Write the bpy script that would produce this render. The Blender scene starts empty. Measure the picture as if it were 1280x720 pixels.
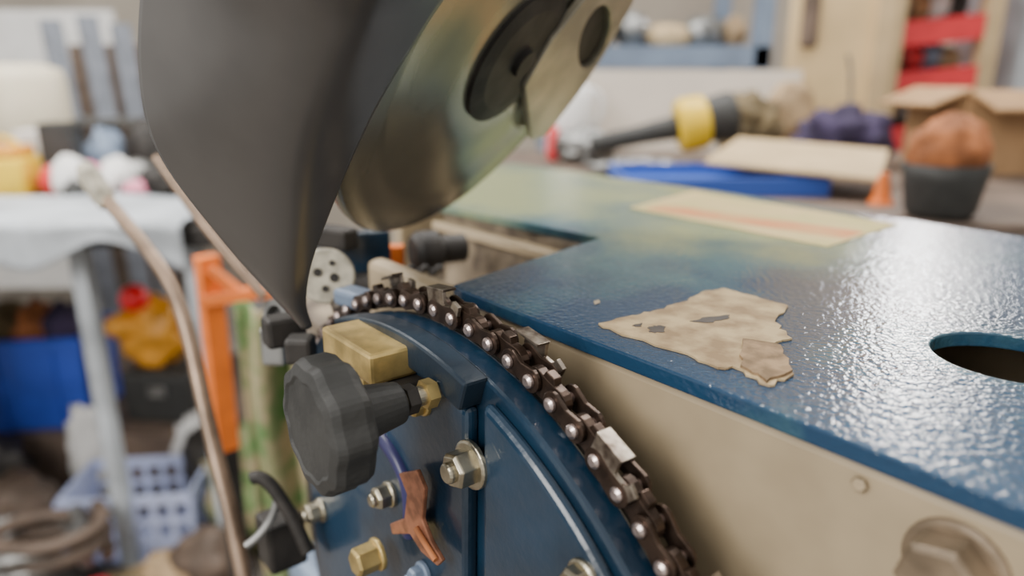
import bpy, bmesh, math, random
from mathutils import Vector, Matrix, noise
random.seed(4)
# ------------------------------------------------------------------ camera
CAMZ=1.07; F=900.0; TH=math.radians(16.1)
FW=Vector((0,math.cos(TH),-math.sin(TH))); UP=Vector((0,math.sin(TH),math.cos(TH))); RT=Vector((1,0,0))
C0=Vector((0,0,CAMZ))
cam_d=bpy.data.cameras.new("camera"); cam=bpy.data.objects.new("camera",cam_d)
bpy.context.collection.objects.link(cam)
cam.location=C0; cam.rotation_euler=(math.pi/2-TH,0,0)
cam_d.lens=36*F/1280; cam_d.sensor_width=36; cam_d.clip_start=0.01; cam_d.clip_end=50
cam_d.dof.use_dof=True; cam_d.dof.focus_distance=0.245; cam_d.dof.aperture_fstop=5.0
bpy.context.scene.camera=cam
# ---- survey: a measured sight line met with a real-world plane -> world position
def ray(u,v): return RT*((u-640)/F)+FW+UP*((360-v)/F)
def PY(u,v,y):
    d=ray(u,v); return C0+d*(y/d.y)
def PZ(u,v,z):
    d=ray(u,v); return C0+d*((z-CAMZ)/d.z)
def PT(u,v,t): return C0+ray(u,v)*t
# ---- machine frame (cm): s along the casting side, o away from it, z up (relative to camera height)
E1=Vector((.62,-.785,0)).normalized(); N1=Vector((.785,.62,0)).normalized(); ZZ=Vector((0,0,1))
def M(s,z,o): return C0+(E1*s+N1*o+ZZ*z)*0.01
def SZ(u,v,o):
    d=ray(u,v); t=(o*0.01)/d.dot(N1); p=d*t
    return (p.dot(E1)*100,p.z*100)
def MO(u,v,o):
    s,z=SZ(u,v,o); return M(s,z,o)
# ------------------------------------------------------------------ materials
def mat(name,col,rough=.5,metal=0,var=0.0,vscale=20,bump=0.0,bscale=60,col2=None,coat=0,spec=.5,detail=4):
    m=bpy.data.materials.new(name); m.use_nodes=True; nt=m.node_tree; b=nt.nodes["Principled BSDF"]
    b.inputs["Base Color"].default_value=(*col,1); b.inputs["Roughness"].default_value=rough
    b.inputs["Metallic"].default_value=metal; b.inputs["Coat Weight"].default_value=coat
    b.inputs["Specular IOR Level"].default_value=spec
    tc=nt.nodes.new("ShaderNodeTexCoord")
    if var>0 or col2:
        n=nt.nodes.new("ShaderNodeTexNoise"); n.inputs["Scale"].default_value=vscale; n.inputs["Detail"].default_value=detail
        nt.links.new(tc.outputs["Object"],n.inputs["Vector"])
        r=nt.nodes.new("ShaderNodeValToRGB"); r.color_ramp.elements[0].position=.38; r.color_ramp.elements[1].position=.62
        c2=col2 if col2 else tuple(c*(1-var) for c in col)
        r.color_ramp.elements[0].color=(*c2,1); r.color_ramp.elements[1].color=(*col,1)
        nt.links.new(n.outputs["Fac"],r.inputs["Fac"]); nt.links.new(r.outputs["Color"],b.inputs["Base Color"])
    if bump>0:
        n2=nt.nodes.new("ShaderNodeTexNoise"); n2.inputs["Scale"].default_value=bscale; n2.inputs["Detail"].default_value=3
        nt.links.new(tc.outputs["Object"],n2.inputs["Vector"])
        bp=nt.nodes.new("ShaderNodeBump"); bp.inputs["Strength"].default_value=bump; bp.inputs["Distance"].default_value=.001
        nt.links.new(n2.outputs["Fac"],bp.inputs["Height"]); nt.links.new(bp.outputs["Normal"],b.inputs["Normal"])
    return m
m_blue=mat("blue_paint",(.010,.036,.072),.3,0,.5,18,.25,250,coat=.4)
m_blue_d=mat("blue_paint_dark",(.010,.024,.042),.42,0,.4,30,.3,200)
m_beige=mat("beige_casting",(.49,.385,.245),.42,0,.3,14,.3,60,coat=.25)
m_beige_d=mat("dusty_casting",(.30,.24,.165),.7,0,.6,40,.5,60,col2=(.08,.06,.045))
m_black=mat("black_plastic",(.035,.035,.033),.6,0,.3,60,.3,300)
m_zinc=mat("zinc_plated",(.55,.50,.38),.32,1,.35,120)
m_brass=mat("yellow_zinc",(.62,.46,.18),.4,.75,.4,90)
m_block=mat("brass_block",(.78,.57,.22),.32,.6,.45,70,.2,200)
m_chain=mat("oily_chain_steel",(.085,.055,.04),.36,.75,.5,160)
m_rivet=mat("rivet_steel",(.66,.54,.50),.28,.9,.3,220)
m_cut=mat("cutter_steel",(.38,.33,.27),.34,.9,.6,200,col2=(.12,.09,.07))
m_guard=mat("guard_grey_paint",(.125,.118,.112),.3,.5,.12,30)
m_rim=mat("steel_edge",(.8,.8,.8),.25,.9)
m_wheel=mat("wheel_grey",(.25,.235,.185),.25,.65,.15,30)
m_cast=mat("cast_aluminium",(.46,.42,.32),.42,.6,.3,40)
m_copper=mat("copper_rust",(.38,.16,.09),.5,.5,.5,150)
m_cream=mat("cream_part",(.6,.55,.43),.5,0,.4,120)
m_orange=mat("orange_paint",(.85,.19,.02),.45,0,.2,30)
m_rod=mat("rusty_bronze_rod",(.34,.24,.17),.38,.65,.45,30)
m_dark=mat("dark_grime_and_shade",(.035,.03,.026),.6,.2,.6,60,.5,60)  # grime tone; also used as painted shade in the slot and flange
m_white=mat("white_plastic",(.80,.79,.77),.5,0,.12,10)
m_board=mat("cream_board",(.80,.72,.62),.6,0,.12,5)
m_wall=mat("plaster_wall",(.48,.43,.36),.9,0,.2,2,.2,30)
m_floor=mat("concrete_floor",(.22,.19,.16),.85,0,.5,6,.4,30)
m_bench=mat("worn_bench_wood",(.17,.12,.09),.7,0,.5,9,.3,40)
m_greyblue=mat("greyblue_steel",(.20,.26,.36),.5,.2,.2,12)
m_rack=mat("rack_grey_steel",(.22,.24,.28),.5,.2,.3,12)
m_crate=mat("blue_crate",(.03,.08,.50),.5,0,.2,12)
m_crate2=mat("pale_blue_crate",(.50,.56,.80),.5,0,.1,12)
m_red=mat("red_paint",(.72,.04,.05),.45,0,.2,15)
m_redball=mat("red_knob",(.85,.012,.02),.3)
m_yellow=mat("yellow_plastic",(.85,.56,.02),.4,0,.15,15)
m_yor=mat("yellow_orange_plastic",(.88,.38,.03),.45,0,.3,25)
m_card=mat("cardboard",(.42,.25,.12),.8,0,.2,15)
m_cardl=mat("light_cardboard",(.60,.45,.26),.85,0,.15,12,spec=.2)
m_wood=mat("pine_board",(.72,.53,.28),.65,0,.18,6)
m_sheet=mat("grey_sheet",(.54,.58,.62),.7,0,.35,8)
m_camo=mat("camouflage_fabric",(.10,.20,.06),.9,0,0,26,.3,90,col2=(.36,.29,.17),detail=2)
m_purple=mat("purple_cloth",(.05,.035,.085),.9,0,.4,20)
m_rag=mat("brown_rag",(.19,.14,.07),.9,0,.5,25,.5,40)
m_tan=mat("tan_paper",(.42,.29,.16),.8,0,.3,20)
m_rust=mat("rusty_orange",(.46,.16,.055),.85,0,.5,30,.5,60)
m_bluetray=mat("blue_tray",(.03,.09,.42),.5)
m_steel=mat("dull_steel",(.35,.35,.34),.4,.8,.5,40)
m_pink=mat("pink_plastic",(.75,.25,.35),.5)
m_hose=mat("brown_hose",(.13,.09,.065),.6,0,.4,20)
def plate_mat():
    m=mat("worn_blue_table_paint",(.018,.075,.135),.3,0,0,20,.0)
    nt=m.node_tree; b=nt.nodes["Principled BSDF"]
    tc=nt.nodes.new("ShaderNodeTexCoord")
    n=nt.nodes.new("ShaderNodeTexNoise"); n.inputs["Scale"].default_value=9; n.inputs["Detail"].default_value=6; n.inputs["Roughness"].default_value=.6
    nt.links.new(tc.outputs["Object"],n.inputs["Vector"])
    geo=nt.nodes.new("ShaderNodeNewGeometry")
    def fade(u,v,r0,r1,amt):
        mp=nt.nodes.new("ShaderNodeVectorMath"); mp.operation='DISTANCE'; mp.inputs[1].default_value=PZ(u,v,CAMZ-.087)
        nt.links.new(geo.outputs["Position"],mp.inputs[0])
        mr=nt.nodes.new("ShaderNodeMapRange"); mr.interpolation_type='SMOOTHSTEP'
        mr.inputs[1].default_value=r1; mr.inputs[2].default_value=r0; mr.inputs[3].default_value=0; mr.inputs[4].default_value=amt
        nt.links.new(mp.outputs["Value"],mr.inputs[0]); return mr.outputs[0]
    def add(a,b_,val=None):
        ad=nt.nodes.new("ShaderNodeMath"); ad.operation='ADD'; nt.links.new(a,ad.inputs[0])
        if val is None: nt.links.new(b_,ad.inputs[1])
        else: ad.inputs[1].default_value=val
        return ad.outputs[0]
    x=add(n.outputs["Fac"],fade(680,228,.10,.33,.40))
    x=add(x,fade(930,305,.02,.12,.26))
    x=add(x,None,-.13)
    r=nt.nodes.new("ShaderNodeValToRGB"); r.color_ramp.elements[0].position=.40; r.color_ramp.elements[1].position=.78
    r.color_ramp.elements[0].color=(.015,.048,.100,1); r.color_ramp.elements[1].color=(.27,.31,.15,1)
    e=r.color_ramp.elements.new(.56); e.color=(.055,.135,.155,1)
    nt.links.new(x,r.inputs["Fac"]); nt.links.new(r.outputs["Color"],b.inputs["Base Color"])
    n2=nt.nodes.new("ShaderNodeTexNoise"); n2.inputs["Scale"].default_value=430; n2.inputs["Detail"].default_value=2
    nt.links.new(tc.outputs["Object"],n2.inputs["Vector"])
    bp=nt.nodes.new("ShaderNodeBump"); bp.inputs["Strength"].default_value=.65; bp.inputs["Distance"].default_value=.0006
    nt.links.new(n2.outputs["Fac"],bp.inputs["Height"]); nt.links.new(bp.outputs["Normal"],b.inputs["Normal"])
    b.inputs["Roughness"].default_value=.16
    return m
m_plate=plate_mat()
# ------------------------------------------------------------------ builders
def link(o,parent=None):
    bpy.context.collection.objects.link(o)
    if parent:
        o.parent=parent; o.matrix_parent_inverse=parent.matrix_world.inverted()
    return o
def group(name,loc):
    e=bpy.data.objects.new(name,None); e.empty_display_size=.02; e.location=loc
    bpy.context.collection.objects.link(e); bpy.context.view_layer.update(); return e
def fin(name,bm,m,parent=None,bev=0,smooth=False,segs=2):
    bmesh.ops.recalc_face_normals(bm,faces=bm.faces)
    me=bpy.data.meshes.new(name); bm.to_mesh(me); bm.free()
    if isinstance(m,(list,tuple)):
        for x in m: me.materials.append(x)
    else: me.materials.append(m)
    if smooth:
        for p in me.polygons: p.use_smooth=True
    o=bpy.data.objects.new(name,me)
    c=sum((v.co for v in me.vertices),Vector())/max(1,len(me.vertices))
    me.transform(Matrix.Translation(-c)); o.location=c
    link(o,parent)
    bpy.context.view_layer.update()
    if bev>0:
        b=o.modifiers.new("b",'BEVEL'); b.width=bev; b.segments=segs; b.limit_method='ANGLE'; b.angle_limit=math.radians(35)
    return o
def add_box(bm,c,sz,R=None):
    R=R or Matrix.Identity(3)
    vs=[]
    for x in(-.5,.5):
        for y in(-.5,.5):
            for z in(-.5,.5):
                vs.append(bm.verts.new(Vector(c)+R@Vector((x*sz[0],y*sz[1],z*sz[2]))))
    for f in((0,1,3,2),(4,6,7,5),(0,4,5,1),(2,3,7,6),(0,2,6,4),(1,5,7,3)): bm.faces.new([vs[i] for i in f])
def box(name,c,sz,m,parent=None,R=None,bev=0.0):
    bm=bmesh.new(); add_box(bm,c,sz,R); return fin(name,bm,m,parent,bev)
RM=Matrix((E1,N1,ZZ)).transposed()
def basis(ax):
    ax=ax.normalized(); a=ax.orthogonal().normalized()
    if abs(ax.z)<.9:
        a=Vector((0,0,1)).cross(ax).normalized()
    return a,ax.cross(a).normalized(),ax
def add_lathe(bm,o,ax,prof,seg=32,a=None,lobes=0,lobe=0):
    A,B,X=basis(ax)
    if a is not None: A=a; B=X.cross(A)
    rings=[]
    for r,h in prof:
        ring=[]
        for i in range(seg):
            t=2*math.pi*i/seg; rr=r*(1+lobe*math.cos(lobes*t)) if lobes else r
            ring.append(bm.verts.new(o+X*h+(A*math.cos(t)+B*math.sin(t))*rr))
        rings.append(ring)
    for k in range(len(rings)-1):
        for i in range(seg):
            bm.faces.new((rings[k][i],rings[k][(i+1)%seg],rings[k+1][(i+1)%seg],rings[k+1][i]))
    bm.faces.new(rings[0][::-1]); bm.faces.new(rings[-1])
def lathe(name,o,ax,prof,m,parent=None,seg=32,smooth=False,bev=0,**k):
    bm=bmesh.new(); add_lathe(bm,o,ax,prof,seg,**k); ob=fin(name,bm,m,parent,bev,smooth)
    return ob
def cyl(name,p0,p1,r,m,parent=None,seg=24,bev=0,r2=None):
    ax=p1-p0; return lathe(name,p0,ax,[(r,0),(r2 if r2 else r,ax.length)],m,parent,seg,False,bev)
def prism(name,pts,o0,o1,m,parent=None,bev=0,smooth=False,segs=2):
    """pts (s,z) cm in machine frame extruded between offsets o0,o1"""
    bm=bmesh.new()
    a=[bm.verts.new(M(s,z,o0)) for s,z in pts]; b=[bm.verts.new(M(s,z,o1)) for s,z in pts]
    bm.faces.new(a[::-1]); bm.faces.new(b)
    n=len(pts)
    for i in range(n): bm.faces.new((a[i],a[(i+1)%n],b[(i+1)%n],b[i]))
    return fin(name,bm,m,parent,bev,smooth,segs)
def tube(name,pts,r,m,parent=None,res=10,smooth=True,radii=None):
    cd=bpy.data.curves.new(name,'CURVE'); cd.dimensions='3D'; cd.bevel_depth=r; cd.bevel_resolution=4; cd.resolution_u=res; cd.use_fill_caps=True
    sp=cd.splines.new('NURBS' if smooth else 'POLY'); sp.points.add(len(pts)-1)
    for i,p in enumerate(pts):
        sp.points[i].co=(*p,1)
        if radii: sp.points[i].radius=radii[i]
    if smooth: sp.use_endpoint_u=True; sp.order_u=min(4,len(pts))
    o=bpy.data.objects.new(name,cd); bpy.context.collection.objects.link(o); bpy.context.view_layer.update()
    dg=bpy.context.evaluated_depsgraph_get(); me=bpy.data.meshes.new_from_object(o.evaluated_get(dg))
    bpy.data.objects.remove(o); me.materials.clear(); me.materials.append(m)
    for p in me.polygons: p.use_smooth=True
    c=sum((v.co for v in me.vertices),Vector())/len(me.vertices); me.transform(Matrix.Translation(-c))
    ob=bpy.data.objects.new(name,me); ob.location=c; link(ob,parent); return ob
def blob(name,c,sz,m,parent=None,amp=.25,fr=3,seed=0,sub=4):
    """crumpled lump standing with its flattened base at c (bottom centre)"""
    bm=bmesh.new(); bmesh.ops.create_icosphere(bm,subdivisions=sub,radius=1)
    for v in bm.verts:
        d=noise.fractal(v.co*fr+Vector((seed*7.1,seed*3.3,0)),1,2,4); v.co*=1+amp*d
        z=max(v.co.z,-.8)+.8
        v.co=Vector(c)+Vector((v.co.x*sz[0]/2,v.co.y*sz[1]/2,z*sz[2]/1.8))
    return fin(name,bm,m,parent,0,True)
def rotz(a): return Matrix.Rotation(a,3,'Z')

# ================================================================== MACHINE
mach=group("chain_grinding_machine",M(-20,-60,30)*1.0)
PZt=-8.7   # table top level
zt=CAMZ+PZt*.01
def tp(u,v):
    p=PZ(u,v,zt); return (p-C0).dot(E1)*100,(p-C0).dot(N1)*100
out=[tp(1290,640),tp(930,499),tp(700,411),tp(577,363),tp(566,356),tp(750,297),tp(560,258),tp(520,250),tp(575,216),tp(640,204),tp(900,240),tp(1290,297)]
so=out[0][0]+6; 
out=[(so,out[0][1])]+out+[(so,out[-1][1])]
bm=bmesh.new()
hc=tp(1268,446); HR=2.4
top=[bm.verts.new(M(s,PZt,o)) for s,o in out]
hole=[bm.verts.new(M(hc[0]+HR*math.cos(t),PZt,hc[1]+HR*math.sin(t))) for t in [2*math.pi*i/36 for i in range(36)]]
es=[bm.edges.new((top[i],top[(i+1)%len(top)])) for i in range(len(top))]+[bm.edges.new((hole[i],hole[(i+1)%36])) for i in range(36)]
r=bmesh.ops.triangle_fill(bm,use_beauty=True,edges=es)
hs=set(hole)
bmesh.ops.delete(bm,geom=[f for f in bm.faces if all(v in hs for v in f.verts)],context='FACES_ONLY')
ex=bmesh.ops.extrude_face_region(bm,geom=list(bm.faces))
for v in [g for g in ex["geom"] if isinstance(g,bmesh.types.BMVert)]: v.co.z-=.0055
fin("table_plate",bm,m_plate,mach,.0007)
# --- beige casting walls
wo=out[4][1]+.5
B=lambda n,s0,s1,z0,z1,o0,o1,m,bev=.002: box(n,M((s0+s1)/2,(z0+z1)/2,(o0+o1)/2),((s1-s0)*.01,(o1-o0)*.01,(z1-z0)*.01),m,mach,RM,bev)
sl=tp(566,356)[0]
B("casting_side",sl-9,so,-38,PZt-.6,wo,wo+1.2,m_beige,.004)
B("casting_rear",-52,so,-38,PZt-.6,44,45.2,m_beige,.004)
B("casting_right_end",so-1.2,so,-38,PZt-.6,wo+1.2,44,m_beige)
B("casting_left_end",-53.2,-52,-38,PZt-.6,wo+12,45.2,m_beige)
a=tp(735,306); b=tp(545,268)
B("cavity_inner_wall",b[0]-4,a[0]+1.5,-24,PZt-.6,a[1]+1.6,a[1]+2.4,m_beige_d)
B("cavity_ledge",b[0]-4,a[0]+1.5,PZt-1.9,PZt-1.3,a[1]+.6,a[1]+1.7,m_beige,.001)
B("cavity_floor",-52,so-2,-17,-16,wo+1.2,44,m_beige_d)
B("casting_lower_plinth",-53,so,-100,-38,wo,45.2,m_greyblue,.01)
B("plinth_foot",-55,so+1,-106.9,-100,wo-1.5,47,m_dark,.01)
# --- labels / tape on the table
def flat(name,pix,m,h=.0004,parent=mach,jag=0):
    bm=bmesh.new(); pts=[PZ(u,v,zt+.0001) for u,v in pix]
    if jag:
        q=[]
        for i in range(len(pts)):
            p0=pts[i];p1=pts[(i+1)%len(pts)]
            for k in range(5):
                q.append(p0.lerp(p1,k/5)+(Vector((random.uniform(-1,1),random.uniform(-1,1),0))*jag if k else Vector()))
        pts=q
    t=[bm.verts.new(p+Vector((0,0,h))) for p in pts]; b=[bm.verts.new(p) for p in pts]
    bm.faces.new(t); bm.faces.new(b[::-1])
    for i in range(len(t)): bm.faces.new((t[i],t[(i+1)%len(t)],b[(i+1)%len(t)],b[i]))
    return fin(name,bm,m,parent)
m_label=mat("yellowed_label",(.47,.40,.17),.75,0,0,22,.2,80,col2=(.56,.42,.20),spec=.15)
m_lred=mat("faded_red_print",(.56,.22,.09),.75,0,0,26,col2=(.52,.33,.14),spec=.15)
m_tape=mat("masking_tape",(.55,.42,.24),.85,0,0,75,.8,150,col2=(.30,.21,.12),spec=.15)
m_tape2=mat("tape_residue",(.06,.045,.035),.7,0,.4,80)
flat("faded_label",[(786,260),(868,239),(1124,281),(1034,309)],m_label)
flat("faded_label_red_print",[(806,262),(830,256),(1080,291),(1056,299)],m_lred,.0006)
flat("torn_tape",[(748,406),(790,396),(812,392),(850,380),(878,366),(905,362),(945,372),(985,384),(968,404),(990,425),(965,432),(992,470),(962,484),(915,460),(898,462),(845,440),(790,423)],m_tape,.0007,jag=.0012)
flat("tape_fold",[(928,428),(975,436),(990,468),(958,482),(925,462)],mat("tape_fold_paper",(.38,.26,.15),.8,0,.5,120,.8,200,spec=.15),.0016,jag=.0009)
flat("tape_scratch",[(862,404),(880,399),(912,396),(910,401),(885,406)],m_tape2,.0009,jag=.0006)
flat("tape_scratch_b",[(810,412),(822,409),(832,411),(828,418),(812,418)],m_tape2,.0009,jag=.0008)
flat("tape_scratch_c",[(790,410),(802,406),(800,411)],m_tape2,.0009,jag=.0006)
flat("paint_chip",[(742,377),(748,375),(750,379),(744,381)],m_beige,.0002,jag=.0004)
# --- bolts
def bolt(name,u,v,o,R,m,hexr=None,th=.6,washer=True,stud=.35,rot=0):
    s,z=SZ(u,v,o); p=M(s,z,o); hexr=hexr or R*.72
    A=E1*math.cos(rot)+ZZ*math.sin(rot)
    bm=bmesh.new()
    if washer: add_lathe(bm,p,-N1,[(R*.01,-.0005),(R*.01,.0012),(R*.0088,.0017)],28)
    add_lathe(bm,p,-N1,[(hexr*.01,.0012),(hexr*.01,.0022),(hexr*.01,th*.01),(hexr*.0085,th*.01+.0012)],6,a=A)
    if stud: add_lathe(bm,p,-N1,[(hexr*.0056,th*.01),(hexr*.0056,th*.01+stud*.01-.0008),(hexr*.0046,th*.01+stud*.01)],18)
    return fin(name,bm,m,mach,.0003)
m_boltb=mat("painted_bolt",(.30,.225,.15),.4,.35,.5,60)
bolt("casting_bolt",1194,708,wo,1.2,m_boltb,1.0,1.0,True,.0,.25)
bolt("casting_screw",1078,603,wo,.28,m_beige,.22,.12,False,0)
# --- blue vise disc
SC,ZC=-22.0,-24.6; RC=16.3; CH0=14.2
def arc(R,a0,a1,n): return [(SC+R*math.cos(math.radians(a0+(a1-a0)*i/n)),ZC+R*math.sin(math.radians(a0+(a1-a0)*i/n))) for i in range(n+1)]
def angs(s,R): return math.degrees(math.acos((s-SC)/R))
RB=RC-.55
LX=-34.0
aL=angs(LX,RB)
prism("disc_body",arc(RB,-75,aL,90)+[(LX,-40)],12.9,14.0,m_blue,mach,.0015)
prism("disc_hub",arc(11.5,-180,180,72)[:-1],14.0,wo+.1,m_blue_d,mach)
prism("chain_guide_disc",arc(RB-.1,-180,180,96)[:-1],14.0,14.4,m_dark,mach)
gl=-18.1; gr=-17.35
prism("left_panel",arc(RB-1.2,angs(gl,RB-1.2),angs(-32.8,RB-1.2),40)+[(-32.8,-39),(gl-1,-39)],12.35,12.95,m_blue,mach,.0025,segs=3)
prism("right_panel",[(gr-.6,-39)]+arc(RB-.45,-60,angs(gr,RB-.45),50),12.45,12.95,m_blue,mach,.003,segs=3)
ra0=angs(gl+.45,RB+.1); ra1=angs(-27.5,RB+.1)
prism("rim_band",arc(RB+.1,ra0,ra1,30)+arc(RB-1.1,ra1,ra0+.3,30),12.0,13.0,m_blue_d,mach,.0012)
m_purp=mat("blue_violet_tint",(.03,.03,.11),.35,0,.4,20)  # violet reflections on the disc, put into the rib's colour
tube("curved_rib",[MO(u,v,12.3) for u,v in [(455,520),(482,550),(505,585),(515,620),(512,668)]],.0030,m_purp,mach)
bolt("pivot_nut",590,580,12.45,.88,m_zinc,.66,.75,rot=.3)
bolt("clamp_nut",530,503,12.35,.5,m_brass,.42,.5)
bolt("lower_nut_a",402,637,12.3,.62,m_zinc,.5,.7)
bolt("lower_nut_b",488,617,12.3,.55,m_zinc,.5,.6,rot=.4)
bolt("lower_bolt",473,692,11.6,.7,m_brass,.62,1.0,True,0)
bolt("bottom_nut",530,716,12.3,.5,m_greyblue,.4,.5)
bolt("bottom_nut_b",730,722,12.45,.6,m_zinc,.5,.5)
bm=bmesh.new()
cp=[(498,592),(520,588),(530,612),(527,650),(538,678),(552,702),(546,708),(526,690),(512,668),(490,668),(487,655),(505,648),(508,618)]
a=[bm.verts.new(MO(u,v,11.7)) for u,v in cp]; b=[bm.verts.new(v.co+N1*.002) for v in a]
bm.faces.new(a[::-1]); bm.faces.new(b)
for i in range(len(a)): bm.faces.new((a[i],a[(i+1)%len(a)],b[(i+1)%len(a)],b[i]))
fin("copper_spring_bracket",bm,m_copper,mach,.0005)
tube("copper_tail",[MO(u,v,11.6) for u,v in [(520,660),(532,680),(545,700)]],.0012,m_rust,mach)
# --- brass clamp block
s,z=SZ(472,452,11.0)
B("clamp_block",s-3.6,s+.4,z-.72,z+.45,10.5,12.4,m_block,.0014)
B("clamp_block_step",s-2.6,s-1.2,z-1.6,z-.7,10.9,12.4,m_block,.0008)
B("clamp_block_foot",s-.9,s+.9,z-1.5,z-.72,11.2,12.5,m_dark,.0008)
# --- black knob
ks,kz=SZ(426,525,8.5)
kp=M(ks,kz,8.5)
lathe("knob_grip",kp,-N1,[(.0170,-.004),(.0200,-.002),(.0212,.0005),(.0212,.008),(.0200,.0105),(.0165,.0115),(.0155,.0108)],m_black,mach,seg=80,lobes=10,lobe=.035,smooth=False,bev=.0004)
cyl("knob_neck",M(ks,kz,9.0),M(ks,kz,10.6),.0095,m_black,mach,28,.001,r2=.007)
cyl("knob_stud",M(ks,kz,10.4),M(ks,kz,12.6),.0035,m_zinc,mach)
for k,oo in enumerate((10.75,11.5)): lathe("stud_nut_%d"%k,M(ks,kz,oo),N1,[(.0052,0),(.0052,.004)],m_brass if k else m_dark,mach,seg=6)
# --- round cream jaw with holes + dark jaws near the wheel tip
pj=PT(408,345,.345)
bm=bmesh.new(); axj=(C0-pj).normalized()
add_lathe(bm,pj,axj,[(.0135,-.004),(.0135,0),(.0125,.001)],40)
fin("rear_jaw_disc",bm,m_cream,mach,.0003)
A,Bv,X=basis(axj)
for k,(x,y,rr) in enumerate(((-.004,.002,.002),(.0035,-.001,.0022),(-.001,-.006,.0016),(.003,.006,.0014))):
    cyl("jaw_hole_plug_%d"%k,pj+A*x+Bv*y,pj+A*x+Bv*y+axj*.0018,rr,m_dark,mach,14)  # dark plugs on the face stand in for the jaw's holes
for k,(u,v,t,w,h,c) in enumerate(((355,412,.33,.018,.014,m_dark),(376,436,.32,.012,.012,m_dark),(415,296,.40,.03,.012,m_dark),(455,325,.42,.03,.035,m_blue),(345,430,.36,.012,.02,m_steel),(445,372,.335,.02,.008,m_greyblue))):
    box("jaw_block_%d"%k,PT(u,v,t),(w,.012,h),c,mach,rotz(.6+k),.002)
lathe("spring_ring",PT(352,400,.34),Vector((-.6,-.7,.2)),[(.010,0),(.010,.004),(.007,.004),(.007,.0)],m_steel,mach)
box("rear_orange_tab",PT(496,328,.45),(.009,.01,.022),m_orange,mach,None,.001)
box("rear_slide",PT(455,350,.42),(.07,.03,.012),m_dark,mach,rotz(-.6),.002)
lathe("drive_collar",PT(515,316,.45),Vector((1,.5,0)),[(.010,0),(.013,.004),(.013,.016),(.009,.020),(.009,.035)],m_dark,mach,28)
tube("drive_spring",[PT(500+i*4,338+5*math.sin(i*1.4),.43+.004*math.cos(i*1.4)) for i in range(14)],.0018,m_dark,mach)
# --- saw chain
chain=group("saw_chain",M(SC,ZC+RC,CH0))
pitch=1.14
st=math.degrees(pitch/RC)
a_start=angs(SZ(833,682,CH0-.4)[0],RC)
angs_list=[a_start-st*6+st*i for i in range(32)]
def cpt(a,R=RC): return (SC+R*math.cos(math.radians(a)),ZC+R*math.sin(math.radians(a)))
def linkshape(a0,a1,w,waist):
    p0=Vector(cpt(a0));p1=Vector(cpt(a1)); d=(p1-p0).normalized(); n=Vector((-d.y,d.x)); L=(p1-p0).length; pts=[]
    for i in range(9):
        t=math.pi/2+math.pi*i/8; pts.append(p0+d*math.cos(t)*w+n*math.sin(t)*w)
    pts.append(p0+d*L/2-n*waist)
    for i in range(9):
        t=-math.pi/2+math.pi*i/8; pts.append(p1+d*math.cos(t)*w+n*math.sin(t)*w)
    pts.append(p0+d*L/2+n*waist)
    return [(p.x,p.y) for p in pts]
def add_prism(bm,pts,o0,o1):
    a=[bm.verts.new(M(s,z,o0)) for s,z in pts]; b=[bm.verts.new(M(s,z,o1)) for s,z in pts]
    bm.faces.new(a[::-1]); bm.faces.new(b)
    for i in range(len(pts)): bm.faces.new((a[i],a[(i+1)%len(pts)],b[(i+1)%len(pts)],b[i]))
bl=bmesh.new(); br=bmesh.new(); bc=bmesh.new()
for i,a in enumerate(angs_list):
    s,z=cpt(a); p=M(s,z,CH0)
    add_lathe(br,p,-N1,[(.0018,-.0062),(.0018,.0050),(.0024,.0052),(.0023,.0062),(.0014,.0069)],18)
    if i+1<len(angs_list):
        a1=angs_list[i+1]
        if i%2==0:
            add_prism(bl,linkshape(a,a1,.42,.30),CH0-.5,CH0-.34); add_prism(bl,linkshape(a,a1,.42,.30),CH0+.34,CH0+.5)
        else:
            add_prism(bl,linkshape(a,a1,.43,.40),CH0-.30,CH0+.0+.30-.25)
            am=(a+a1)/2
            add_prism(bl,[cpt(a+.6,RC+.1),cpt(a1-.6,RC+.1),cpt(am+.8,RC+.62),cpt(am-.6,RC+.62)],CH0-.28,CH0+.05)
    if i%4==0 and i+1<len(angs_list):
        a1=angs_list[i+1]; sd=-1 if (i//4)%2==0 else 1
        o0,o1=(CH0-.56,CH0-.40) if sd<0 else (CH0+.36,CH0+.52)
        pts=[cpt(a-1.4,RC+.2),cpt(a-1.6,RC+.58),cpt(a-.3,RC+.70),cpt(a+.1,RC+.42),cpt(a+1.6,RC+.40),cpt(a+1.9,RC+.92),cpt(a1+1.5,RC+.82),cpt(a1+1.2,RC+.2)][::-1]
        add_prism(bc,pts,o0,o1)
        t0=[cpt(a+1.7,RC+.97),cpt(a1+1.6,RC+.85),cpt(a1+1.5,RC+.75),cpt(a+1.8,RC+.85)]
        if sd<0: add_prism(bc,t0[::-1],CH0-.56,CH0+.02)
        else: add_prism(bc,t0[::-1],CH0-.02,CH0+.52)
        add_prism(bl,linkshape(a,a1,.43,.36),o0-.01,o1)
fin("chain_links",bl,m_chain,chain,.0003); fin("chain_rivets",br,m_rivet,chain); fin("chain_cutters",bc,m_cut,chain,.0002)
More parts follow.
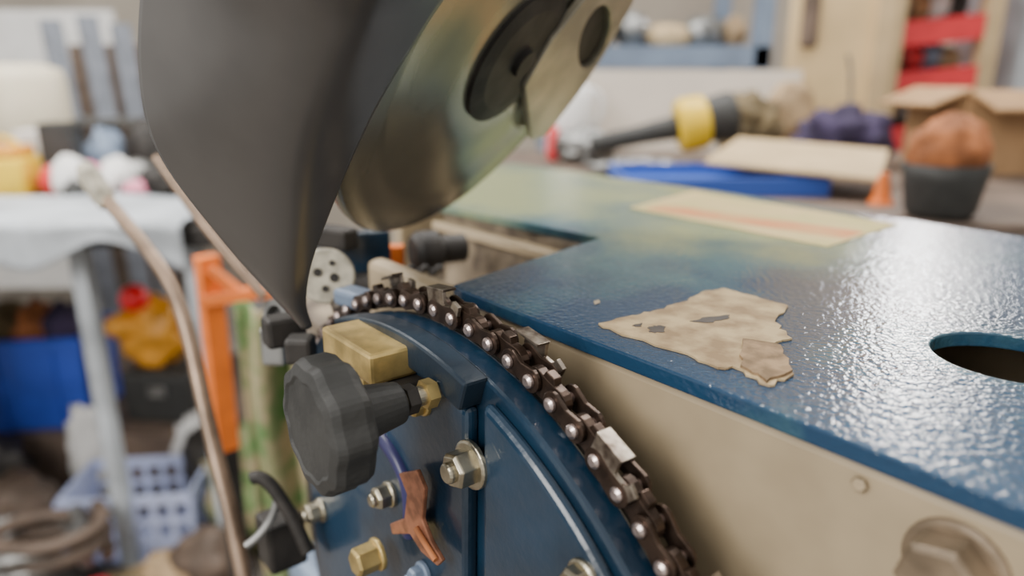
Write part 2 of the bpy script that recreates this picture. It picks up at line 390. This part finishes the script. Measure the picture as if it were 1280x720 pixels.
# --- grinding wheel + guard
wax=(RT*.74-UP*.63-FW*.18).normalized()
wc=PT(630,60,.335); wa=(RT*.66+UP*.75); wa=(wa-wax*wa.dot(wax)).normalized(); wb=wax.cross(wa).normalized()
if wb.dot(RT)<0: wb=-wb
RW=.107
lathe("grinding_wheel",wc,wax,[(.010,-.0035),(RW-.002,-.0035),(RW,-.002),(RW,.002),(RW-.002,.0035),(RW-.012,.0035),(RW-.020,.0055),(RW-.026,.0048),(.060,.0055),(.050,.0075),(.040,.0075),(.010,.0078)],m_wheel,mach,seg=96,smooth=True)
bm=bmesh.new()
def W(a,b,h): return wc+wa*a*.0117+wb*b*.0117+wax*h*.01
ol=[(-.3,1.7),(-.8,7.4)]+[(8.7*math.sin(math.radians(t)),8.7*math.cos(math.radians(t))) for t in range(0,66,6)]+[(6.0,.2),(1.6,.6)]
n=len(ol); hl=[(4.1+1.15*math.cos(2*math.pi*i/24),4.6+2.5*math.sin(2*math.pi*i/24)) for i in range(24)]
tv=[bm.verts.new(W(a,b,1.3)) for a,b in ol]; hv=[bm.verts.new(W(a,b,1.3)) for a,b in hl]
es=[bm.edges.new((tv[i],tv[(i+1)%n])) for i in range(n)]+[bm.edges.new((hv[i],hv[(i+1)%24])) for i in range(24)]
bmesh.ops.triangle_fill(bm,use_beauty=True,edges=es)
hvs=set(hv)
bmesh.ops.delete(bm,geom=[f for f in bm.faces if all(v in hvs for v in f.verts)],context='FACES_ONLY')
ex=bmesh.ops.extrude_face_region(bm,geom=list(bm.faces))
for v in [g for g in ex["geom"] if isinstance(g,bmesh.types.BMVert)]: v.co-=wax*.004
fin("slotted_guard_bracket",bm,m_cast,mach,.0006)
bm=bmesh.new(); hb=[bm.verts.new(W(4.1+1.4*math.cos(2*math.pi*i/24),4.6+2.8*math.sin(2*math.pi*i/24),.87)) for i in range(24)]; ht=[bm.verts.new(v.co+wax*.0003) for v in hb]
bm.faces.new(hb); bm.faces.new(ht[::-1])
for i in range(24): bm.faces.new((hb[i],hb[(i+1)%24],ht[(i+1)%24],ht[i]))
fin("slot_shade_disc",bm,m_dark,mach)  # dark disc behind the slot stands in for its shade
lathe("wheel_flange",wc,wax,[(.034,.006),(.034,.0095),(.026,.011),(.010,.011)],m_dark,mach,40)  # wheel flange; dark colour stands in for the shaded gap beside the bracket
cyl("spindle",wc-wax*.03,wc+wax*.014,.007,m_dark,mach)
cyl("motor_housing",wc-wax*.035,wc-wax*.16,.062,m_dark,mach,40,.006)
# guard shell: loft between measured rim curves, bulging outwards
rows=[(-150,215,660),(-90,196,612),(-40,187,575),(0,183,543),(60,179,506),(120,183,470),(170,193,446),(220,222,424),(270,262,405),(320,302,385),(360,340,377),(385,362,378),(404,380,386)]
NU=18; bm=bmesh.new(); grid=[]
for k,(v,l,r_) in enumerate(rows):
    f=k/(len(rows)-1); t0=.182+.115*f**1.0; wdt=(r_-l)/480.0
    row=[]
    for j in range(NU+1):
        q=j/NU; u=l+(r_-l)*q
        t=t0+.03*(1-q)*wdt-.030*wdt*math.sin(math.pi*min(1,q*.9+.05))**.8+.022*max(0,q-.75)*4*wdt*.6
        vv=v+(12*math.sin(math.pi*q))*(1 if f<.9 else .2)
        row.append(bm.verts.new(PT(u,vv,t)))
    grid.append(row)
for i in range(len(grid)-1):
    for j in range(NU): bm.faces.new((grid[i][j],grid[i][j+1],grid[i+1][j+1],grid[i+1][j]))
lp=[g[0].co.copy() for g in grid]; rp=[g[-1].co.copy() for g in grid]
g=fin("wheel_guard",bm,m_guard,mach,0,True)
sm=g.modifiers.new("s",'SUBSURF'); sm.levels=2; sm.render_levels=2
so_=g.modifiers.new("t",'SOLIDIFY'); so_.thickness=.0022; so_.offset=-1
tube("guard_rim",lp,.0014,m_rim,mach)
tube("guard_inner_rim",rp,.0012,m_guard,mach)
a0=wc-wax*.15; a1=M(-5,14,30); a2=M(so-3,14,38); a3=M(so-3,PZt,38)
tube("carrying_arm",[a0,a0+Vector((0,0,.05)),a1,a2],.016,m_dark,mach)
cyl("arm_column",a3,a2+Vector((0,0,.02)),.022,m_dark,mach)
# --- feed lever and linkage
tube("feed_lever",[PT(u,v,t) for u,v,t in [(118,232,.52),(140,258,.52),(195,322,.50),(224,372,.49),(242,440,.48),(262,540,.47),(285,625,.46),(306,720,.45),(340,900,.44)]],.0050,m_rod,mach)
lathe("lever_grip",PT(126,242,.52),(PT(104,207,.52)-PT(126,242,.52)),[(.006,-.01),(.008,0),(.008,.016),(.005,.024)],m_cream,mach,24)
tube("linkage_rod",[PT(195,196,.5),PT(225,240,.5),PT(262,295,.5),PT(330,370,.5)],.0036,m_rod,mach)
tube("pawl_lever",[PT(u,v,.36) for u,v in [(315,598),(330,592),(352,625),(368,650),(385,690)]],.0034,m_dark,mach)
tube("pawl_spring",[PT(u,v,.36) for u,v in [(345,612),(350,640),(330,668),(308,682)]],.002,m_steel,mach)
box("pawl_block",PT(352,672,.38),(.02,.02,.028),m_dark,mach,RM,.002)

# ================================================================== ROOM
box("floor",(0,2,-.02),(8,6,.04),m_floor)
box("wall_back",(0,4.4,1.5),(8,.1,3.0),m_wall)
box("wall_right",(3.5,2.6,1.5),(.1,3.6,3.0),m_wall)
wd=PZ(1150,360,zt)-C0; rd=Vector((wd.x,wd.y,-wd.z)); wp=PZ(1150,360,zt)+rd*((4.34-PZ(1150,360,zt).y)/rd.y)
win=group("window_1",wp)
WW,WH=.62,.95
bm=bmesh.new()
for dx in(-WW/2,WW/2): add_box(bm,wp+Vector((dx,-.01,0)),(.06,.07,WH+.06))
for dz in(-WH/2,0,WH/2): add_box(bm,wp+Vector((0,-.01,dz)),(WW+.06,.07,.05))
fin("window_frame",bm,m_white,win)
mg=bpy.data.materials.new("daylight_glass"); mg.use_nodes=True; b=mg.node_tree.nodes["Principled BSDF"]; b.inputs["Emission Color"].default_value=(1,.98,.94,1); b.inputs["Emission Strength"].default_value=20; b.inputs["Base Color"].default_value=(.8,.85,.9,1)
box("window_pane",wp+Vector((0,.005,0)),(WW,.01,WH),mg,win)
# ------------------------------------------------------------------ right workbench
BZ=.90
wbz=group("workbench",(1.0,1.3,0))
box("bench_top",(1.05,1.35,BZ-.025),(2.3,.96,.05),m_bench,wbz,None,.004)
for x in(-.02,2.12):
    for y in(.95,1.75): box("bench_leg",(x,y,.425),(.07,.07,.85),m_bench,wbz)
zb=PY(800,88,1.86).z
box("backboard",((PY(690,100,1.86).x+PY(1000,100,1.86).x)/2,1.86,zb/2),(PY(1000,100,1.86).x-PY(690,100,1.86).x,.02,zb),m_board)
sh=group("steel_shelf_frame",PY(870,75,2.0))
zr=PY(870,72,2.0).z; xl=PY(690,75,2.0).x; xr=PY(950,75,2.0).x
box("rail",((xl+xr)/2,2.0,zr),(xr-xl+.04,.04,.055),m_greyblue,sh)
box("shelf_board",((xl+xr)/2,2.2,zr+.02),(xr-xl,.4,.02),m_greyblue,sh)
for x in(xl,xr):
    for y in(2.0,2.4): box("post",(x,y,.9),(.045,.04,1.8),m_greyblue,sh)
box("rail_top",((xl+xr)/2,2.0,zr+.4),(xr-xl,.04,.05),m_greyblue,sh)
sc=group("shelf_stock",PY(870,50,2.2))
for i,(u,w,h,m) in enumerate(((790,.10,.10,m_steel),(835,.14,.07,m_cardl),(880,.14,.09,m_steel),(915,.07,.09,m_tan),(750,.09,.15,m_dark))):
    blob("stock_%d"%i,Vector((PY(u,50,2.2).x,2.2,zr+.03)),(w,.12,h),m,sc,.25,2.5,i,3)
pb=PY(1038,60,1.95); w=PY(1090,60,1.95).x-PY(983,60,1.95).x
bm=bmesh.new(); add_box(bm,(pb.x,1.95,.95),(w,.03,1.9))
pine=fin("pine_cabinet_door",bm,m_wood,None,.003)
slot=box("slot",PY(1014,18,1.93),(.045,.02,.16),m_bench,pine,None,.01)
box("door_stile",(PY(1100,60,1.93).x,1.94,.95),(.045,.05,1.9),m_cardl,pine)
rk=group("red_storage_rack",PY(1170,60,2.4))
x0=PY(1112,60,2.4).x; x1=PY(1232,60,2.4).x
zs=[PY(1170,38,2.4).z,PY(1170,102,2.4).z,PY(1170,170,2.4).z,PY(1170,-30,2.4).z]
for i,zz in enumerate(zs):
    box("beam_%d"%i,((x0+x1)/2,2.4,zz),(x1-x0,.04,.075),m_red,rk,Matrix.Rotation(-.1,3,'Y'))
    box("deck_%d"%i,((x0+x1)/2,2.6,zz+.02),(x1-x0,.38,.02),m_dark,rk)
for x in(x0,x1):
    for y in(2.4,2.8): box("upright",(x,y,1.0),(.05,.05,2.0),m_red if y>2.5 else m_cardl,rk)
rs=group("rack_stock",PY(1170,80,2.6))
ms=[m_steel,m_card,m_white,m_dark,m_red,m_greyblue,m_tan]
for i,zz in enumerate(zs):
    for j in range(4):
        blob("stock_%d_%d"%(i,j),Vector((x0+.06+(x1-x0-.1)*j/3.3,2.52,zz+.032)),(.09,.12,random.uniform(.07,.12)),ms[(i*3+j)%7],rs,.15,2,i*4+j,3)
box("grey_cupboard",(PY(1285,60,2.6).x+.12,2.7,.9),(.42,.4,1.8),m_sheet,None,None,.01)
# --- things on the bench
cb=Vector((PY(1240,180,1.45).x,1.45,BZ))
bx=group("cardboard_box",cb)
W_,D_,H_=.24,.2,.15
for n_,c,s in (("side_front",(0,-D_/2,H_/2),(W_,.006,H_)),("side_back",(0,D_/2,H_/2),(W_,.006,H_)),("side_left",(-W_/2,0,H_/2),(.006,D_,H_)),("side_right",(W_/2,0,H_/2),(.006,D_,H_)),("bottom",(0,0,.004),(W_,D_,.006))):
    box(n_,cb+Vector(c),s,m_card,bx)
box("flap_front",cb+Vector((0,-D_/2-.04,H_-.015)),(W_,.09,.005),m_card,bx,Matrix.Rotation(.35,3,'X'))
box("flap_left",cb+Vector((-W_/2-.03,0,H_-.01)),(.08,D_,.005),m_card,bx,Matrix.Rotation(-.4,3,'Y'))
pt=Vector((PY(1170,284,.925).x,.925,BZ))
pot=group("black_pot_with_brush",pt)
lathe("pot",pt,Vector((0,0,1)),[(.036,0),(.042,.01),(.048,.05),(.052,.068),(.046,.068),(.042,.02)],m_black,pot,32,True)
blob("rusty_wool",pt+Vector((0,0,.045)),(.094,.085,.084),m_rust,pot,.12,2.5,3)
oc=Vector((PY(1101,250,1.02).x,1.02,BZ))
bm=bmesh.new(); add_lathe(bm,oc,Vector((0,0,1)),[(.017,0),(.017,.004),(.013,.006),(.006,.045)],20); fin("orange_nozzle",bm,m_orange)
trc=Vector((PY(885,215,1.2).x,1.18,BZ+.001))
tr=group("blue_tray",trc)
for n_,c,s in (("base",(0,0,.006),(.30,.2,.01)),("lip_front",(0,-.1,.014),(.30,.008,.028)),("lip_back",(0,.1,.014),(.30,.008,.028)),("lip_left",(-.15,0,.014),(.008,.2,.028)),("lip_right",(.15,0,.014),(.008,.2,.028))):
    box(n_,trc+Vector(c),s,m_bluetray,tr,None,.001)
cs=Vector((PY(1003,192,1.18).x,1.19,BZ+.05))
box("cardboard_sheet",cs,(.25,.24,.006),m_cardl,None,Matrix.Rotation(.10,3,'X')@rotz(-.5),.001)
blob("steel_offcuts",Vector((PY(800,215,1.33).x,1.34,BZ+.001)),(.18,.07,.03),m_steel,None,.4,4,8)
blob("steel_scraps",Vector((PY(740,190,1.42).x,1.56,BZ+.001)),(.12,.10,.07),m_steel,None,.4,4,9)
t0=PY(738,182,1.45); t1=PY(925,142,1.45); ax=t1-t0; L=ax.length
th=group("hand_torch",t0.lerp(t1,.5))
lathe("barrel",t0,ax,[(.014,0),(.018,.004),(.019,.1),(.024,L*.6)],m_black,th,32)
lathe("collar",t0,ax,[(.040,L*.58),(.051,L*.60),(.053,L*.66),(.051,L*.76),(.045,L*.775)],m_yellow,th,32)
lathe("head",t0,ax,[(.040,L*.76),(.043,L*.77),(.047,L*.93),(.044,L*.96)],m_black,th,32)
blob("brown_rag",Vector((PY(950,160,1.5).x,1.57,BZ+.001)),(.13,.12,.14),m_rag,None,.3,2.5,2)
blob("tan_paper_bag",Vector((PY(1000,130,1.66).x,1.72,BZ+.001)),(.12,.08,.17),m_tan,None,.2,2,5)
blob("purple_cloth",Vector((PY(1045,160,1.5).x,1.47,BZ+.001)),(.17,.16,.115),m_purple,None,.35,2.5,6)
jc=Vector((PY(715,150,1.62).x,1.70,BZ+.001)); jg=group("white_jug",jc)
lathe("jug_body",jc,Vector((0,0,1)),[(.05,0),(.055,.01),(.055,.13),(.035,.165),(.02,.175),(.02,.2)],m_white,jg,32,True)
tube("jug_handle",[jc+Vector(p) for p in((.04,0,.15),(.085,0,.145),(.085,0,.09),(.05,0,.06))],.007,m_white,jg)
blob("red_rag",Vector((PY(692,170,1.6).x,1.6,BZ+.001)),(.03,.03,.075),m_red,None,.2,2,1)
tube("wire_stem",[Vector((PY(1066,100,1.6).x,1.6,BZ)),PY(1070,100,1.6),PY(1060,68,1.6)],.004,m_steel,None)
# ------------------------------------------------------------------ left workbench and clutter
LZ=.80
lb=group("steel_workbench",(-1.3,1.75,0))
xR=PY(290,300,1.35).x
box("bench_top",((xR-2.6)/2,1.85,LZ-.02),(2.6+xR,1.0,.04),m_dark,lb,None,.004)
for x in(PY(105,350,1.4).x,xR-.1,-2.4):
    for y in(1.4,2.3): box("bench_leg",(x,y,.39),(.03,.03,.78),m_sheet if x<-.6 else m_dark,lb)
bm=bmesh.new(); NX,NY=40,24; gv=[]
xa,xb=-1.6,PY(235,330,1.33).x
for i in range(NX+1):
    r_=[]
    for j in range(NY+1):
        x=xa+(xb-xa)*i/NX; q=j/NY
        if q<.7: y=1.62-(1.62-1.33)*q/.7; z=LZ+.012
        else: y=1.325-.01*math.sin(i*1.1); z=LZ+.012-(q-.7)/.3*(.06+.03*math.sin(i*.5)+ (.45 if i<15 else 0))
        nn=noise.noise(Vector((x*5,y*5,q*3))); z+=.012*max(0,nn+.3) if q<.7 else 0; y-=.015*(nn+.6) if q>=.7 else 0
        x+=-.06*q*(1-i/NX)
        r_.append(bm.verts.new((x,y,z)))
    gv.append(r_)
for i in range(NX):
    for j in range(NY): bm.faces.new((gv[i][j],gv[i+1][j],gv[i+1][j+1],gv[i][j+1]))
s_=fin("draped_plastic_sheet",bm,m_sheet,None,0,True); md=s_.modifiers.new("t",'SOLIDIFY'); md.thickness=.003; md.offset=1
dc=Vector((PY(34,140,2.1).x,2.1,LZ))
lathe("cream_drum",dc,Vector((0,0,1)),[(.10,0),(.11,.01),(.11,.27),(.10,.30),(.05,.315)],mat("cream_drum_plastic",(.74,.66,.50),.5,0,.1,8),None,36,True)
bxw=Vector((PY(62,190,1.85).x,1.85,LZ)); g1=group("white_carton",bxw)
box("carton_body",bxw+Vector((0,0,.075)),(.12,.1,.15),m_white,g1,rotz(.3),.002); box("carton_black_tray",bxw+Vector((.05,-.03,.12)),(.07,.09,.10),m_black,g1,rotz(.3),.002)
yb=Vector((PY(12,240,1.7).x,1.70,LZ)); g2=group("yellow_tool_case",yb)
box("case_body",yb+Vector((0,0,.05)),(.12,.12,.10),m_yellow,g2,rotz(.2),.012); box("case_lid",yb+Vector((0,0,.112)),(.10,.11,.022),m_yor,g2,rotz(.2),.006); tube("case_handle",[yb+Vector(p) for p in((-.04,0,.12),(-.035,0,.15),(.035,0,.15),(.04,0,.12))],.006,m_yellow,g2)
gp=group("bench_clutter_pile",Vector((PY(110,240,1.72).x,1.72,LZ)))
for i,(u,y,w,h,m) in enumerate(((75,1.72,.07,.08,m_red),(92,1.68,.08,.10,m_white),(115,1.74,.08,.08,m_pink),(130,1.68,.06,.06,m_white),(150,1.74,.09,.09,m_white),(178,1.8,.08,.08,m_steel),(95,1.64,.05,.05,m_black),(205,1.7,.10,.08,m_dark),(235,1.72,.1,.12,m_dark),(262,1.8,.09,.07,m_dark),(140,1.95,.10,.14,m_greyblue),(190,1.95,.1,.17,m_dark),(172,1.66,.06,.05,m_pink),(190,1.68,.05,.06,m_greyblue))):
    blob("item_%d"%i,Vector((PY(u,240,y).x,y,LZ)),(w,w,h),m,gp,.3,2.5,i+20,3)
lr=group("grey_metal_rack",PY(120,90,2.5))
for i,(u0,v0,u1,v1) in enumerate(((62,25,98,160),(108,20,145,170),(150,30,176,170))):
    a=PY(u0,v0,2.55+.06*i); b_=PY(u1,v1,2.5+.06*i)
    b2=Vector((b_.x+.03,b_.y,0.0))
    bm=bmesh.new(); add_box(bm,(a+b2)/2,(.06,.03,(b2-a).length),Matrix(basis(b2-a)).transposed()); fin("upright_%d"%i,bm,m_rack,lr)
for v in(150,): 
    a=PY(60,v,2.6); b_=PY(190,v,2.6); box("shelf_%d"%v,(a+b_)/2,((b_-a).x,.25,.02),m_steel,lr)
box("brown_cabinet",PY(160,150,2.85)+Vector((0,0,-.45)),(.36,.02,1.45),m_hose,lr)
box("white_wall_panel",(PY(50,140,3.2).x,3.2,.75),(.75,.03,1.2),m_white)
# ------------------------------------------------------------------ low platform, crates
PL=.15
box("wooden_pallet",(-1.15,2.06,PL/2),(1.5,.62,PL),m_bench,None,None,.005)
def crate(name,c,W_,D_,H_,m,ns=6,rot=0,rows=3):
    g=group(name,c); R=rotz(rot); t=.008; bm=bmesh.new()
    def bb(x,y,z,a,b,h): add_box(bm,Vector(c)+R@Vector((x,y,z)),(a,b,h),R)
    bb(0,0,t/2,W_,D_,t)
    for k in range(rows+1):
        z=t/2+(H_-t)*k/rows; hh=.024 if k in(0,rows) else .012
        for sy in(-1,1): bb(0,sy*D_/2,z,W_+t,t,hh)
        for sx in(-1,1): bb(sx*W_/2,0,z,t,D_+t,hh)
    for k in range(ns+1):
        x=-W_/2+W_*k/ns
        for sy in(-1,1): bb(x,sy*D_/2,H_/2,.013,t*.9,H_)
    for k in range(ns):
        y=-D_/2+D_*k/ns
        for sx in(-1,1): bb(sx*W_/2,y,H_/2,t*.9,.013,H_)
    fin("crate_shell",bm,m,g); return g
def solidcrate(name,c,W_,D_,H_,m,rot):
    g=group(name,c); R=rotz(rot); bm=bmesh.new()
    def bb(x,y,z,a,b,h): add_box(bm,Vector(c)+R@Vector((x,y,z)),(a,b,h),R)
    bb(0,0,.005,W_,D_,.01)
    for sy in(-1,1): bb(0,sy*D_/2,H_/2,W_,.008,H_); bb(0,sy*(D_/2+.006),H_-.02,W_+.02,.012,.03); bb(0,sy*(D_/2+.004),H_*.45,W_,.008,.02)
    for sx in(-1,1): bb(sx*W_/2,0,H_/2,.008,D_,H_); bb(sx*(W_/2+.006),0,H_-.02,.012,D_+.02,.03); bb(sx*W_*.25,-D_/2-.005,H_/2,.01,.01,H_)
    fin("crate_shell",bm,m,g)
    return g
c1=Vector((PY(60,560,1.84).x,1.90,PL)); g=solidcrate("blue_storage_crate",c1,.28,.22,.26,m_crate,.15)
for i,(dx,m) in enumerate(((-.08,m_rag),(0,m_rust),(.08,m_purple))): blob("contents_%d"%i,c1+Vector((dx,0,.17)),(.10,.16,.16),m,g,.3,2.5,i+40,3)
crate("slatted_plastic_crate",Vector((PY(182,650,1.5).x,1.50,0)),.28,.18,.17,m_crate2,7,.12,3)
kc=Vector((PY(200,540,1.8).x,1.90,PL)); g=group("black_tool_case",kc)
box("case_shell",kc+Vector((0,0,.075)),(.20,.16,.15),m_black,g,rotz(-.1),.015); box("case_latch",kc+Vector((0,-.085,.10)),(.05,.012,.03),m_steel,g,rotz(-.1),.003)
dz=kc+Vector((-.03,0,.152)); g=group("yellow_power_tool",dz)
blob("tool_body",dz+Vector((0,0,.0)),(.19,.12,.20),m_yor,g,.25,2,50); 
lathe("tool_nose",dz+Vector((-.03,-.02,.12)),Vector((-.8,-.5,.1)),[(.04,0),(.035,.05),(.02,.08)],m_yor,g,24)
rb=PY(168,373,1.86)
cyl("tool_post",dz+Vector((0,0,.15)),rb,.012,m_steel,g)
bm=bmesh.new(); bmesh.ops.create_uvsphere(bm,u_segments=32,v_segments=20,radius=.038,matrix=Matrix.Translation(rb)); fin("red_ball_knob",bm,m_redball,g,0,True)
fj=group("floor_junk_pile",Vector((PY(100,690,1.45).x,1.4,0)))
for i,(u,v,y,w,h,m) in enumerate(((20,640,1.55,.22,.15,m_hose),(60,690,1.30,.22,.07,m_dark),(110,700,1.28,.15,.06,m_red),(160,690,1.30,.16,.06,m_rag),(215,680,1.34,.16,.09,m_tan),(262,690,1.34,.16,.14,m_hose),(110,560,1.72,.10,.25,m_white),(245,560,1.7,.11,.24,m_white),(285,600,1.6,.2,.26,m_dark),(-30,600,1.6,.25,.25,m_dark),(330,640,1.5,.25,.3,m_camo))):
    blob("junk_%d"%i,Vector((PY(u,v,y).x,y,0)),(w,w*.7,h),m,fj,.35,2.5,i+60,3)
for k,(cu,r0) in enumerate(((35,.13),(75,.11))):
    c=Vector((PY(cu,680,1.32).x,1.30,.09)); tube("hose_coil_%d"%k,[c+Vector((r0*math.cos(t*.5),r0*.7*math.sin(t*.5),.003*t+.02*k)) for t in range(28)],.014,m_hose if k else m_steel,fj)
os_=group("orange_clamp_stand",PY(290,700,.8))
p1=PY(258,320,.8);p2=PY(284,560,.8); d=(p2-p1).normalized(); foot=p2+d*((0-p2.z)/d.z)
bm=bmesh.new()
def beam(bm,a,b,w,t):
    add_box(bm,(a+b)/2,(w,t,(b-a).length),Matrix(basis(b-a)).transposed())
beam(bm,p1,p2,.024,.02); beam(bm,PY(252,376,.79),PY(344,362,.79),.014,.014); beam(bm,PY(262,335,.79),PY(300,366,.79),.01,.01)
fin("orange_post",bm,m_orange,os_,.001)
bm=bmesh.new(); beam(bm,p2,foot,.02,.02); add_box(bm,foot+Vector((0,0,.01)),(.2,.2,.02)); fin("stand_base",bm,m_dark,os_)
bm=bmesh.new(); gv=[]
for i in range(25):
    r_=[]
    for j in range(41):
        q=j/40; f=i/24
        top=PY(292+85*f,378+10*f,.62); x=top.x+ .02*q*(f-.5) ; z=top.z*(1-q)+.02*q
        y=.62+.012*math.sin(f*11+q*2)+.02*noise.noise(Vector((f*3,q*6,1)))
        r_.append(bm.verts.new((x,y,z)))
    gv.append(r_)
for i in range(24):
    for j in range(40): bm.faces.new((gv[i][j],gv[i+1][j],gv[i+1][j+1],gv[i][j+1]))
s_=fin("camouflage_cloth",bm,m_camo,None,0,True); md=s_.modifiers.new("t",'SOLIDIFY'); md.thickness=.003
# ------------------------------------------------------------------ lights
w=bpy.data.worlds.new("world"); bpy.context.scene.world=w; w.use_nodes=True
bg=w.node_tree.nodes["Background"]; bg.inputs[0].default_value=(1,.965,.91,1); bg.inputs[1].default_value=.82
def area(name,loc,tgt,sx,sy,e,c=(1,.97,.93)):
    l=bpy.data.lights.new(name,'AREA'); l.shape='RECTANGLE'; l.size=sx; l.size_y=sy; l.energy=e; l.color=c
    o=bpy.data.objects.new(name,l); o.location=loc; o.rotation_euler=(Vector(tgt)-Vector(loc)).to_track_quat('-Z','Y').to_euler(); bpy.context.collection.objects.link(o); return o
area("ceiling_tube_light",(.6,1.6,2.7),(.2,1.0,.9),1.6,.3,55)  # unseen softbox added overhead to light the room
area("overhead_softbox_b",(-1.3,1.2,2.7),(-.9,1.6,.5),1.6,.3,70)  # second unseen softbox, added above the left workbench
area("left_fill_light",(-1.2,-.9,1.9),(-.9,1.8,.4),1.0,1.0,45)  # fill light added behind the camera to brighten the lower left clutter
area("window_daylight",wp+Vector((0,-.12,0)),PZ(1150,350,zt),WW*.8,WH*.9,95,(1,.98,.95))
